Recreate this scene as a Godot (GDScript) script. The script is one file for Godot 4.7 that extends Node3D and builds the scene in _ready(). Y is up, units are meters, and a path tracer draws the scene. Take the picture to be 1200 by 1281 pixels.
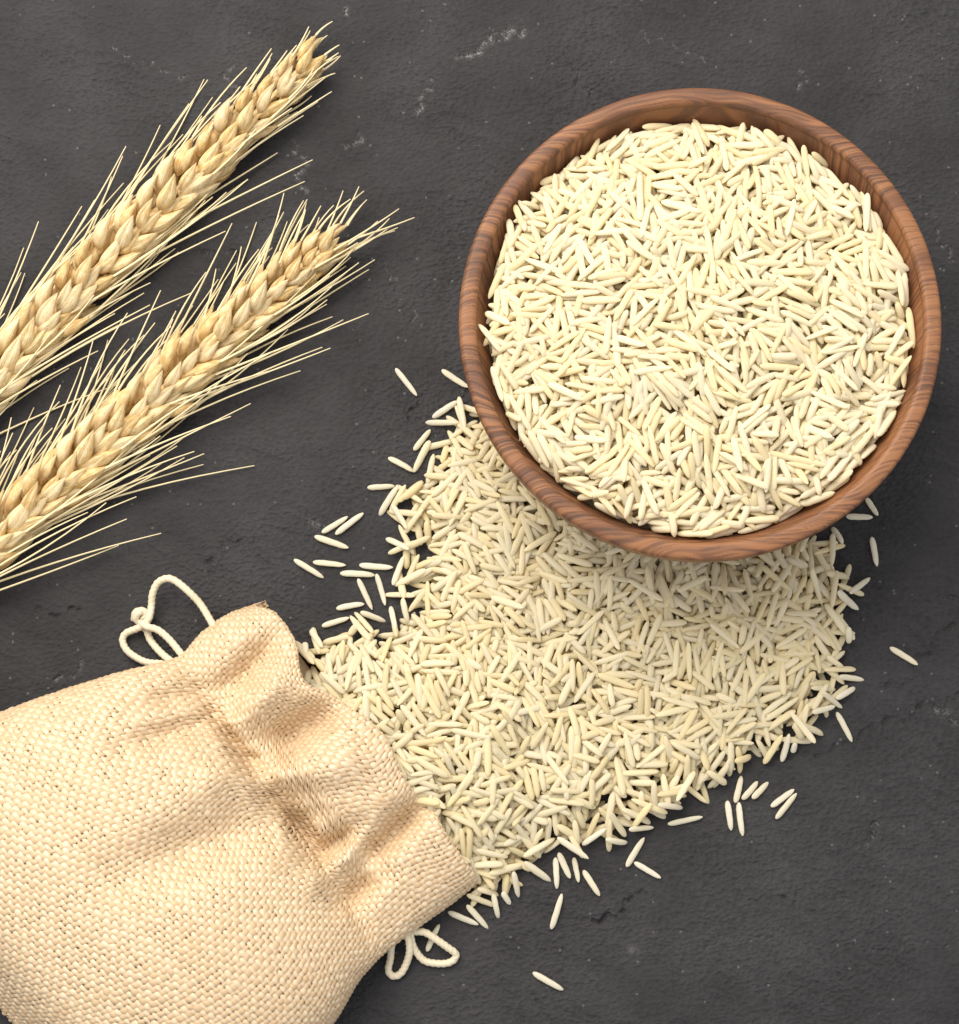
extends Node3D
# A table-top still life seen from above: a wooden bowl heaped with rice, a burlap pouch spilling
# rice, and two ears of wheat on a dark stone surface. Real size: the view is about 22 cm wide.

const MM := 0.001
const TILT := 8.0            # how far the camera leans back from straight down, degrees
const FOV := 24.0
const REACH := 0.5646        # metres from the camera to the middle of the table
const BOWL_X := 48.2         # bowl axis, mm
const BOWL_Z := -35.9
var rng := RandomNumberGenerator.new()
var used := {}

# ---------------------------------------------------------------- buffers and meshes
class Buf:
	var v := PackedVector3Array()
	var i := PackedInt32Array()
	var uv := PackedVector2Array()
	func tri(a: int, b: int, c: int) -> void:
		i.push_back(a); i.push_back(c); i.push_back(b)
	func quad(a: int, b: int, c: int, d: int) -> void:   # seen from outside, counter-clockwise
		tri(a, b, c); tri(a, c, d)
	func mesh() -> ArrayMesh:
		var n := PackedVector3Array(); n.resize(v.size())
		for k in range(0, i.size(), 3):
			var a := i[k]; var b := i[k + 1]; var c := i[k + 2]
			var f := (v[c] - v[a]).cross(v[b] - v[a])
			n[a] += f; n[b] += f; n[c] += f
		for k in n.size():
			n[k] = (n[k] * 1e9).normalized()
		var arr := []; arr.resize(Mesh.ARRAY_MAX)
		arr[Mesh.ARRAY_VERTEX] = v; arr[Mesh.ARRAY_NORMAL] = n; arr[Mesh.ARRAY_INDEX] = i
		if uv.size() == v.size():
			arr[Mesh.ARRAY_TEX_UV] = uv
		var m := ArrayMesh.new(); m.add_surface_from_arrays(Mesh.PRIMITIVE_TRIANGLES, arr)
		return m

func sweep(b: Buf, path: PackedVector3Array, radii: PackedFloat32Array, sides: int, twist := 0.0, ribs := 0.0) -> void:
	# a round tube along a path, closed at both ends
	var first := b.v.size()
	var n := path.size()
	var side := Vector3.ZERO
	var run := 0.0
	for k in n:
		var t := (path[mini(k + 1, n - 1)] - path[maxi(k - 1, 0)]).normalized()
		if side == Vector3.ZERO:
			side = t.cross(Vector3.UP if absf(t.y) < 0.9 else Vector3.RIGHT).normalized()
		side = (side - t * side.dot(t)).normalized()
		var up := side.cross(t)
		if k > 0: run += path[k].distance_to(path[k - 1])
		for s in sides:
			var a := TAU * s / sides
			var r := radii[k]
			if ribs > 0.0:
				r *= 1.0 + ribs * sin(2.0 * a + run * twist)
			b.v.push_back(path[k] + (side * cos(a) + up * sin(a)) * r)
			b.uv.push_back(Vector2(float(s) / sides, run / 0.01))
	for k in n - 1:
		for s in sides:
			var p := first + k * sides + s
			var q := first + k * sides + (s + 1) % sides
			b.quad(p, p + sides, q + sides, q)
	for e in 2:
		var k := 0 if e == 0 else n - 1
		var c := b.v.size()
		b.v.push_back(path[k]); b.uv.push_back(Vector2(0.5, 0))
		for s in sides:
			var p := first + k * sides + s
			var q := first + k * sides + (s + 1) % sides
			if e == 0: b.tri(c, p, q)
			else: b.tri(c, q, p)

func smooth_path(pts: Array, steps: int) -> PackedVector3Array:
	var out := PackedVector3Array()
	for k in pts.size() - 1:
		var p0: Vector3 = pts[maxi(k - 1, 0)]
		var p1: Vector3 = pts[k]
		var p2: Vector3 = pts[k + 1]
		var p3: Vector3 = pts[mini(k + 2, pts.size() - 1)]
		for s in steps:
			out.push_back(p1.cubic_interpolate(p2, p0, p3, float(s) / steps))
	out.push_back(pts[-1])
	return out

# ---------------------------------------------------------------- names, labels
func numbered(called: String) -> String:
	var k: int = used.get(called, 0)
	used[called] = k + 1
	return called if k == 0 else "%s_%03d" % [called, k]

func tag(o: Node3D, label: String, category := "", group := "", kind := "") -> void:
	o.set_meta("label", label)
	if category: o.set_meta("category", category)
	if group: o.set_meta("group", group)
	if kind: o.set_meta("kind", kind)

func thing(called: String, label: String, category: String, where := Vector3.ZERO) -> Node3D:
	var o := Node3D.new(); o.name = numbered(called); o.position = where
	tag(o, label, category)
	add_child(o, true)
	return o

func put(m: Mesh, called: String, mat: Material, parent: Node) -> MeshInstance3D:
	var o := MeshInstance3D.new(); o.mesh = m; o.material_override = mat
	if parent == self:
		o.name = numbered(called)
	else:
		var k := 0
		for c in parent.get_children():
			if str(c.name).trim_suffix("_" + str(c.name).get_slice("_", str(c.name).get_slice_count("_") - 1)) == called or c.name == called: k += 1
		o.name = called if k == 0 else "%s_%03d" % [called, k]
	parent.add_child(o, true)
	return o

# a point of the table (or of a level h mm above it) by where it is seen in the photograph, in metres
func at(px: float, py: float, h := 0.0) -> Vector3:
	var t := deg_to_rad(TILT)
	var c := REACH * Vector3(0, cos(t), sin(t))
	var fw := -c.normalized()
	var up := Vector3.RIGHT.cross(fw)
	var f := 640.5 / tan(deg_to_rad(FOV / 2))
	var d := fw * f + Vector3.RIGHT * (px - 600.0) + up * (640.5 - py)
	return c + d * ((h * MM - c.y) / d.y)

# ---------------------------------------------------------------- settling grains
class Bed:
	var x0: float; var z0: float; var cell: float; var nx: int; var nz: int
	var h := PackedFloat32Array()
	var top := PackedInt32Array()
	var roof := PackedFloat32Array()
	func _init(ax: float, az: float, bx: float, bz: float, c: float) -> void:
		x0 = ax; z0 = az; cell = c
		nx = int((bx - ax) / c) + 1; nz = int((bz - az) / c) + 1
		h.resize(nx * nz); top.resize(nx * nz); top.fill(-1); roof.resize(nx * nz); roof.fill(1e9)
	func spot(x: float, z: float) -> int:
		return clampi(int((z - z0) / cell), 0, nz - 1) * nx + clampi(int((x - x0) / cell), 0, nx - 1)
	# where a grain of half length a and half width r comes to rest: (height of its middle, slope)
	func rest(x: float, z: float, yaw: float, a: float, r: float) -> Vector2:
		var dx := cos(yaw); var dz := sin(yaw)
		var g := PackedFloat32Array(); g.resize(9)
		for k in 9:
			var s := (k - 4) * 0.23 * a
			var m := 0.0
			for l in 3:
				var w := (l - 1) * 0.55 * r
				m = maxf(m, h[spot(x + dx * s - dz * w, z + dz * s + dx * w)])
			var q := (k - 4) * 0.23
			g[k] = m + r * 0.12 * sqrt(1.0 - q * q * 0.92)
		var best := g[4]; var slope := 0.0
		for p in 4:
			for q in range(5, 9):
				var sp := (p - 4) * 0.23 * a; var sq := (q - 4) * 0.23 * a
				var k := (g[q] - g[p]) / (sq - sp)
				var y := g[p] - k * sp
				if y > best:
					best = y; slope = k
		return Vector2(best, clampf(slope, -0.8, 0.8))
	func lay(id: int, x: float, z: float, yaw: float, a: float, r: float, y: float, slope: float) -> void:
		var dx := cos(yaw); var dz := sin(yaw)
		var n := int(2.0 * a / (cell * 0.8))
		for k in n + 1:
			var q := (2.0 * k / n - 1.0) * 0.97
			var rr := r * sqrt(1.0 - q * q)
			for l in 5:
				var w := (l - 2) * 0.45 * rr
				var c := spot(x + dx * q * a - dz * w, z + dz * q * a + dx * w)
				var t := y + slope * q * a + 0.7 * sqrt(maxf(rr * rr - w * w, 0.0))
				if t > h[c]:
					h[c] = t; top[c] = id

class Grain:
	var x: float; var y: float; var z: float
	var yaw: float; var slope: float; var a: float; var r: float; var roll: float
	var tone: int; var place: String

func grain_frame(g: Grain) -> Transform3D:
	var along := Vector3(cos(g.yaw), g.slope, sin(g.yaw)).normalized()
	var across := along.cross(Vector3.UP).normalized()
	var b := Basis(along, across.cross(along), across).rotated(along, g.roll)
	return Transform3D(b * Basis.from_scale(Vector3(g.a, g.r, g.r) * MM), Vector3(g.x, g.y, g.z) * MM)

# a long grain of unit half length and half width, slightly bowed, one end cut slantwise
func grain_mesh(bow: float, cut: float, sides: int, rings: int) -> ArrayMesh:
	var b := Buf.new()
	b.v.push_back(Vector3(-1, -bow * 0.8, 0))
	for k in rings:
		var q := -cos(PI * (k + 0.8) / (rings + 0.6))
		var rr := pow(maxf(1.0 - absf(q) ** 4.6, 0.0), 0.52) * (1.0 - 0.10 * q)
		for s in sides:
			var a := TAU * s / sides
			var wob := 1.0 + 0.07 * cos(2.0 * a + 0.6) + 0.03 * sin(q * 9.0 + a)
			b.v.push_back(Vector3(q + cut * 0.10 * cos(a) * smoothstep(0.5, 1.0, q), cos(a) * rr * 0.66 * wob + bow * (1.0 - 1.8 * q * q), sin(a) * rr * wob))
	b.v.push_back(Vector3(1, -bow * 0.8, 0))
	for k in rings - 1:
		for s in sides:
			var p := 1 + k * sides + s
			var q := 1 + k * sides + (s + 1) % sides
			b.quad(p, q, q + sides, p + sides)
	var last := b.v.size() - 1
	for s in sides:
		b.tri(0, 1 + (s + 1) % sides, 1 + s)
		b.tri(last, last - sides + s, last - sides + (s + 1) % sides)
	return b.mesh()

# ---------------------------------------------------------------- textures
func noise(kind: int, freq: float, octaves: int, sd: int) -> FastNoiseLite:
	var n := FastNoiseLite.new(); n.noise_type = kind; n.frequency = freq; n.seed = sd
	n.fractal_octaves = octaves
	n.fractal_type = FastNoiseLite.FRACTAL_FBM if octaves > 1 else FastNoiseLite.FRACTAL_NONE
	return n

func rgb_image(data: PackedByteArray, n: int) -> ImageTexture:
	return ImageTexture.create_from_image(Image.create_from_data(n, n, false, Image.FORMAT_RGB8, data))

func float_image(data: PackedFloat32Array, n: int) -> ImageTexture:
	return ImageTexture.create_from_image(Image.create_from_data(n, n, false, Image.FORMAT_RF, data.to_byte_array()))

func plain_mat(c: Color, rough: float, spec := 0.5) -> StandardMaterial3D:
	var m := StandardMaterial3D.new()
	m.albedo_color = c.linear_to_srgb(); m.roughness = rough; m.metallic_specular = spec
	return m

# ================================================================ the scene
func _ready() -> void:
	rng.seed = 4711
	# --- camera
	var cam := Camera3D.new(); cam.name = "camera"
	cam.fov = FOV; cam.near = 0.05; cam.far = 20.0
	var t := deg_to_rad(TILT)
	add_child(cam)
	cam.look_at_from_position(REACH * Vector3(0, cos(t), sin(t)), Vector3.ZERO, Vector3(0, 0, -1))
	# --- light of the studio: a large soft window-like source at the upper left, and a grey background colour added as even fill
	var we := WorldEnvironment.new(); we.name = "environment"
	var env := Environment.new()
	env.background_mode = Environment.BG_COLOR
	env.background_color = Color(0.72, 0.715, 0.72).linear_to_srgb()
	env.tonemap_mode = Environment.TONE_MAPPER_LINEAR
	env.tonemap_exposure = 1.02
	env.sdfgi_enabled = true; env.ssao_enabled = true; env.ssil_enabled = true
	we.environment = env
	add_child(we)
	softbox("key_light", Vector3(-0.24, 0.66, -0.40), Vector3(0.0, 0.0, -0.02), Vector2(0.62, 0.62), 0.92, Color(1.0, 0.965, 0.91))
	# --- the place and the things
	table()
	bowl()
	sack()
	wheat()
	rice()

func softbox(called: String, from: Vector3, to: Vector3, size: Vector2, energy: float, c: Color) -> void:
	var l := AreaLight3D.new(); l.name = called
	l.area_size = size; l.light_energy = energy; l.light_color = c
	l.area_range = 4.0; l.area_attenuation = 2.0
	l.shadow_enabled = true
	add_child(l)
	l.look_at_from_position(from, to, Vector3(0.1, 0, -1))

# ---------------------------------------------------------------- the dark stone table
const SIDE := 1600
const SPAN := 0.30
func stroke(hgt: PackedFloat32Array, light: PackedFloat32Array, pts: Array, w: float, depth: float, rim: float, sd: int) -> void:
	# a crack or scrape in the stone along points of the photograph
	var wob := noise(FastNoiseLite.TYPE_SIMPLEX, 0.03, 3, sd)
	var px := SPAN / SIDE
	for k in pts.size() - 1:
		var p := at(pts[k].x, pts[k].y); var q := at(pts[k + 1].x, pts[k + 1].y)
		var n := int(p.distance_to(q) / px) + 1
		var side := Vector2(-(q.z - p.z), q.x - p.x).normalized()
		for s in n:
			var c := p.lerp(q, float(s) / n)
			var u := (c.x + SPAN / 2) / px; var v := (c.z + SPAN / 2) / px
			var j := wob.get_noise_2d(u, v)
			u += side.x * j * 14.0; v += side.y * j * 14.0
			var here := clampf(0.55 + 1.3 * wob.get_noise_2d(u * 2.0 + 900.0, v * 2.0), 0.0, 1.0)
			var ww := w * (0.4 + here)
			var rad := int(ww * 2.0) + 1
			for dy in range(-rad, rad + 1):
				for dx in range(-rad, rad + 1):
					var x := int(u) + dx; var y := int(v) + dy
					if x < 0 or y < 0 or x >= SIDE or y >= SIDE: continue
					var d := sqrt(float(dx * dx + dy * dy)) / ww
					var f := exp(-d * d * 2.0)
					var id := y * SIDE + x
					hgt[id] = minf(hgt[id], hgt[id] * (1.0 - f * 0.2) - 0.0) - depth * f * here * 0.10
					light[id] = maxf(light[id], rim * here * f * (0.5 + 0.9 * wob.get_noise_2d(x * 9.0, y * 9.0)))

func table() -> void:
	var n := SIDE
	var hgt := PackedFloat32Array(); hgt.resize(n * n)
	var light := PackedFloat32Array(); light.resize(n * n)
	var low := noise(FastNoiseLite.TYPE_SIMPLEX, 0.0035, 3, 3)
	var grain := noise(FastNoiseLite.TYPE_SIMPLEX, 0.03, 4, 7)
	var fine := noise(FastNoiseLite.TYPE_SIMPLEX, 0.16, 2, 11)
	var spots := noise(FastNoiseLite.TYPE_CELLULAR, 0.035, 1, 19)
	spots.cellular_return_type = FastNoiseLite.RETURN_DISTANCE
	for y in n:
		for x in n:
			var a := low.get_noise_2d(x, y)
			var w := a * 60.0
			var b := grain.get_noise_2d(x * 0.55 + w, y * 1.5 + w)
			var c := fine.get_noise_2d(x * 0.7, y)
			var id := y * n + x
			var rough := 0.55 + 0.45 * clampf(0.5 + a * 1.3 + (x + y - n) * 0.0004, 0.0, 1.0)
			hgt[id] = 0.5 + 0.22 * a + (0.13 * b + 0.17 * c + 0.20 * grain.get_noise_2d(x * 2.3, y * 3.6)) * rough - 0.16 * maxf(0.0, -b - 0.28) * rough
	stroke(hgt, light, [Vector2(572, 74), Vector2(590, 62), Vector2(612, 46), Vector2(632, 40), Vector2(660, 38)], 3.5, 1.6, 0.9, 31)
	stroke(hgt, light, [Vector2(616, 40), Vector2(640, 48)], 2.5, 1.2, 0.6, 32)
	stroke(hgt, light, [Vector2(518, 138), Vector2(530, 122), Vector2(546, 100)], 3.0, 1.0, 0.7, 33)
	stroke(hgt, light, [Vector2(374, 168), Vector2(380, 196), Vector2(378, 222), Vector2(380, 244)], 3.0, 1.3, 0.7, 34)
	stroke(hgt, light, [Vector2(240, 304), Vector2(256, 314), Vector2(274, 323), Vector2(292, 322), Vector2(312, 327)], 4.0, 2.2, 0.30, 35)
	stroke(hgt, light, [Vector2(352, 262), Vector2(362, 290), Vector2(376, 318)], 1.8, 2.0, 0.1, 36)
	stroke(hgt, light, [Vector2(526, 494), Vector2(522, 514), Vector2(514, 534)], 2.0, 2.5, 0.1, 37)
	stroke(hgt, light, [Vector2(1176, 268), Vector2(1180, 300), Vector2(1200, 322)], 2.4, 2.0, 0.5, 38)
	stroke(hgt, light, [Vector2(930, 966), Vector2(990, 950), Vector2(1060, 934), Vector2(1110, 906), Vector2(1160, 886), Vector2(1210, 868)], 2.6, 1.6, 0.10, 39)
	stroke(hgt, light, [Vector2(1100, 880), Vector2(1140, 840), Vector2(1172, 790), Vector2(1210, 756)], 2.2, 1.6, 0.08, 40)
	stroke(hgt, light, [Vector2(1168, 742), Vector2(1190, 748), Vector2(1204, 760)], 2.6, 2.4, 0.3, 41)
	stroke(hgt, light, [Vector2(1170, 890), Vector2(1182, 898), Vector2(1186, 908)], 5.0, 2.2, 0.5, 42)
	stroke(hgt, light, [Vector2(1080, 1052), Vector2(1096, 1040), Vector2(1100, 1030)], 4.0, 2.0, 0.4, 43)
	stroke(hgt, light, [Vector2(980, 1130), Vector2(1000, 1128), Vector2(1010, 1116)], 2.6, 2.0, 0.12, 44)
	stroke(hgt, light, [Vector2(786, 1186), Vector2(800, 1192)], 5.0, -2.5, 0.16, 45)
	stroke(hgt, light, [Vector2(740, 1150), Vector2(780, 1130), Vector2(812, 1120)], 2.4, 2.6, 0.05, 46)
	stroke(hgt, light, [Vector2(44, 768), Vector2(100, 756)], 2.4, 2.2, 0.1, 47)
	stroke(hgt, light, [Vector2(250, 700), Vector2(300, 676), Vector2(318, 680)], 2.2, 2.2, 0.1, 48)
	stroke(hgt, light, [Vector2(60, 856), Vector2(68, 850), Vector2(110, 830)], 2.4, 1.6, 0.5, 49)
	stroke(hgt, light, [Vector2(700, 60), Vector2(730, 100), Vector2(740, 130)], 1.8, 1.2, 0.2, 50)
	stroke(hgt, light, [Vector2(994, 108), Vector2(1004, 90), Vector2(998, 76)], 2.2, 1.2, 0.7, 51)
	stroke(hgt, light, [Vector2(286, 84), Vector2(288, 104), Vector2(296, 120)], 2.4, 1.0, 0.6, 52)
	stroke(hgt, light, [Vector2(436, 8), Vector2(440, 16)], 2.4, 1.2, 0.8, 53)
	stroke(hgt, light, [Vector2(380, 640), Vector2(392, 660)], 4.0, 1.0, 0.5, 54)
	stroke(hgt, light, [Vector2(140, 60), Vector2(190, 84), Vector2(236, 92)], 1.6, 1.0, 0.5, 56)
	stroke(hgt, light, [Vector2(470, 330), Vector2(508, 372), Vector2(520, 410)], 1.6, 1.2, 0.45, 57)
	stroke(hgt, light, [Vector2(800, 40), Vector2(850, 64), Vector2(884, 70)], 1.4, 0.8, 0.45, 58)
	stroke(hgt, light, [Vector2(430, 184), Vector2(448, 176), Vector2(456, 162)], 3.0, 0.9, 0.6, 59)
	stroke(hgt, light, [Vector2(880, 1180), Vector2(950, 1166), Vector2(1004, 1176)], 1.6, 1.4, 0.25, 60)
	stroke(hgt, light, [Vector2(1080, 1200), Vector2(1130, 1180), Vector2(1190, 1186)], 1.8, 1.4, 0.25, 61)
	var col := PackedByteArray(); col.resize(n * n * 3)
	for y in n:
		for x in n:
			var id := y * n + x
			var a := low.get_noise_2d(x * 1.7 + 300.0, y * 1.7)
			var s := spots.get_noise_2d(x * 1.0, y * 1.0)
			var dust := 0.0
			if s < -0.95:
				dust = clampf(fine.get_noise_2d(x * 0.1 + 50.0, y * 0.1) * 2.0 - 0.5, 0.0, 0.25)
			var tone := 0.039 * (1.0 + 0.19 * a + 0.8 * (hgt[id] - 0.5))
			var li := clampf(light[id], 0.0, 1.0) * 0.25 + dust * 0.3
			var c := Color(tone * 0.975 + li, tone * 0.95 + li * 0.98, tone * 1.02 + li).linear_to_srgb()
			col[id * 3] = int(clampf(c.r, 0, 1) * 255.0); col[id * 3 + 1] = int(clampf(c.g, 0, 1) * 255.0); col[id * 3 + 2] = int(clampf(c.b, 0, 1) * 255.0)
	var m := StandardMaterial3D.new()
	m.albedo_texture = rgb_image(col, n)
	m.heightmap_enabled = true; m.heightmap_texture = float_image(hgt, n); m.heightmap_scale = 0.075
	m.roughness = 0.72; m.metallic_specular = 0.30
	var b := Buf.new()
	var e := 0.45
	var box := [Vector3(-e, 0, -e), Vector3(-e, 0, e), Vector3(e, 0, e), Vector3(e, 0, -e)]
	for p in box:
		b.v.push_back(p); b.uv.push_back(Vector2((p.x + SPAN / 2) / SPAN, (p.z + SPAN / 2) / SPAN))
	b.quad(0, 1, 2, 3)
	for k in 4:
		var p: Vector3 = box[k]; var q: Vector3 = box[(k + 1) % 4]
		var f := b.v.size()
		for w in [p, p + Vector3(0, -0.03, 0), q + Vector3(0, -0.03, 0), q]:
			b.v.push_back(w); b.uv.push_back(Vector2((w.x + w.y) / SPAN, (w.z + w.y) / SPAN))
		b.quad(f, f + 1, f + 2, f + 3)
	var f2 := b.v.size()
	for p in box:
		b.v.push_back(p + Vector3(0, -0.03, 0)); b.uv.push_back(Vector2(p.x, p.z) / SPAN)
	b.quad(f2 + 3, f2 + 2, f2 + 1, f2)
	var o := put(b.mesh(), "table_top", m, self)
	tag(o, "dark charcoal stone table top with fine cracks and chips", "", "", "structure")

# ---------------------------------------------------------------- the bowl
const RIM_Y := 45.0
func bowl_outer(y: float) -> float:   # outer radius in mm at a height
	var k := clampf(y / RIM_Y, 0.0, 1.0)
	return 30.0 + 22.8 * pow(sin(k * PI * 0.5), 0.62)
func bowl_inner(y: float) -> float:
	return minf(49.4 - 3.2 * pow(clampf((RIM_Y - 1.0 - y) / 7.0, 0.0, 1.0), 0.85), bowl_outer(y) - 5.6 + 2.2 * smoothstep(36.0, 44.0, y))

func lathe(prof: Array, turns: int) -> ArrayMesh:
	var b := Buf.new()
	for k in prof.size():
		for s in turns:
			var a := TAU * s / turns
			var p := Vector3(cos(a) * prof[k].x, prof[k].y, sin(a) * prof[k].x) * MM
			b.v.push_back(p)
			# one block of wood: the grain runs along x, its layers lean
			b.uv.push_back(Vector2(0.5 + p.x / 0.14, 0.42 + (p.z * 0.92 + p.y * 0.55 + p.x * 0.05) / 0.16))
	for k in prof.size() - 1:
		for s in turns:
			var p := k * turns + s
			var q := k * turns + (s + 1) % turns
			b.quad(p, p + turns, q + turns, q)
	return b.mesh()

func wood() -> StandardMaterial3D:
	var n := 1024
	var col := PackedByteArray(); col.resize(n * n * 3)
	var hg := PackedFloat32Array(); hg.resize(n * n)
	var warp := noise(FastNoiseLite.TYPE_SIMPLEX, 0.004, 3, 61)
	var band := noise(FastNoiseLite.TYPE_SIMPLEX, 0.014, 4, 62)
	var pore := noise(FastNoiseLite.TYPE_SIMPLEX, 0.12, 2, 63)
	var pale := Color(0.30, 0.134, 0.060); var mid := Color(0.18, 0.078, 0.039); var dark := Color(0.070, 0.036, 0.026)
	for y in n:
		for x in n:
			var w := warp.get_noise_2d(x * 0.5, y * 0.8)
			var v := y + w * 26.0
			var q := band.get_noise_2d(x * 0.10, v * 1.2)
			var ring := 0.5 + 0.5 * sin(v * 0.46 + 3.4 * q + 2.0 * w)
			var p := pore.get_noise_2d(x * 0.07, v * 1.9)
			var c := mid.lerp(pale, clampf(0.5 + q * 1.4 + p * 0.8, 0, 1))
			var d := pow(ring, 3.0) * clampf(0.55 + 1.2 * band.get_noise_2d(x * 0.06 + 500.0, v * 0.25), 0, 1)
			c = c.lerp(dark, clampf(d * 0.75, 0, 0.9))
			if p < -0.32: c = c.lerp(dark, 0.35)
			c = c.linear_to_srgb()
			var id := y * n + x
			col[id * 3] = int(c.r * 255.0); col[id * 3 + 1] = int(c.g * 255.0); col[id * 3 + 2] = int(c.b * 255.0)
			hg[id] = 0.5 + 0.3 * p - 0.2 * d
	var m := StandardMaterial3D.new()
	m.albedo_texture = rgb_image(col, n)
	m.heightmap_enabled = true; m.heightmap_texture = float_image(hg, n); m.heightmap_scale = 0.012
	m.roughness = 0.46; m.metallic_specular = 0.42
	return m

func bowl() -> void:
	var m := wood()
	var o := thing("wooden_bowl", "round brown wooden bowl with a thick striped rim, heaped with rice", "bowl", Vector3(BOWL_X, 0, BOWL_Z) * MM)
	var outer := [Vector2(0.01, 1.2), Vector2(24, 1.2), Vector2(26, 0.15), Vector2(29.2, 0.15)]
	for k in 24:
		var y := 0.6 + (RIM_Y - 2.0 - 0.6) * k / 23.0
		outer.push_back(Vector2(bowl_outer(y), y))
	put(lathe(outer, 160), "outer_wall", m, o)
	var rim := []
	var ro := bowl_outer(RIM_Y - 2.0); var ri := bowl_inner(RIM_Y - 2.0)
	for k in 15:
		var a := PI * k / 14.0
		var mid := (ro + ri) / 2; var half := (ro - ri) / 2
		rim.push_back(Vector2(mid + half * signf(cos(a)) * pow(absf(cos(a)), 0.6), RIM_Y - 2.0 + 2.0 * pow(sin(a), 0.6)))
	put(lathe(rim, 160), "rim", m, o)
	var inner := []
	for k in 22:
		var y := RIM_Y - 2.0 - (RIM_Y - 2.0 - 7.0) * k / 21.0
		inner.push_back(Vector2(bowl_inner(y), y))
	inner.push_back(Vector2(12, 5.4)); inner.push_back(Vector2(0.01, 5.2))
	put(lathe(inner, 160), "inner_wall", m, o)

# ---------------------------------------------------------------- the pouch
const ROWS := [  # edge towards the top of the photo, edge towards its bottom, edge height, ridge height (mm)
	[Vector2(330, 752), Vector2(597, 1104), 1.6, 15.0],
	[Vector2(292, 766), Vector2(562, 1132), 2.2, 16.0],
	[Vector2(254, 792), Vector2(522, 1160), 4.0, 15.5],
	[Vector2(228, 820), Vector2(484, 1189), 6.0, 15.0],
	[Vector2(198, 831), Vector2(466, 1206), 8.0, 21.0],
	[Vector2(150, 843), Vector2(446, 1230), 10.0, 27.0],
	[Vector2(76, 866), Vector2(416, 1280), 12.0, 33.0],
	[Vector2(0, 894), Vector2(372, 1324), 13.0, 35.0],
	[Vector2(-84, 932), Vector2(300, 1370), 12.0, 33.0],
	[Vector2(-156, 978), Vector2(208, 1402), 9.0, 25.0],
	[Vector2(-200, 1026), Vector2(120, 1398), 3.0, 5.0],
]
const CREASES := [  # from, to, half width (photo points), height (mm; below zero a valley)
	[Vector2(176, 896), Vector2(276, 866), 17.0, -4.2],
	[Vector2(160, 952), Vector2(292, 900), 18.0, -4.6],
	[Vector2(266, 900), Vector2(326, 978), 9.0, -3.6],
	[Vector2(270, 884), Vector2(356, 796), 18.0, -6.2],
	[Vector2(326, 950), Vector2(428, 884), 23.0, -7.4],
	[Vector2(350, 1004), Vector2(406, 1074), 11.0, -4.4],
	[Vector2(392, 1072), Vector2(456, 1036), 14.0, -4.4],
	[Vector2(440, 1094), Vector2(540, 1000), 17.0, -7.0],
	[Vector2(424, 1134), Vector2(480, 1094), 15.0, -5.2],
	[Vector2(160, 1114), Vector2(362, 1030), 36.0, -5.0],
	[Vector2(330, 985), Vector2(470, 960), 26.0, 2.8],
	[Vector2(240, 1000), Vector2(330, 960), 26.0, 2.4],
	[Vector2(300, 908), Vector2(376, 848), 15.0, 2.6],
	[Vector2(395, 1110), Vector2(470, 1050), 14.0, 2.0],
]
var cloth := []          # rows of points on the pouch's outside, for the threads
func row_at(u: float) -> Array:
	var k := clampi(int(u), 0, ROWS.size() - 2)
	var f := u - k
	var out := []
	for c in 4:
		var p0 = ROWS[maxi(k - 1, 0)][c]; var p1 = ROWS[k][c]; var p2 = ROWS[k + 1][c]; var p3 = ROWS[mini(k + 2, ROWS.size() - 1)][c]
		if c < 2: out.push_back((p1 as Vector2).cubic_interpolate(p2, p0, p3, f))
		else: out.push_back(cubic_interpolate(p1, p2, p0, p3, f))
	return out

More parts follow.
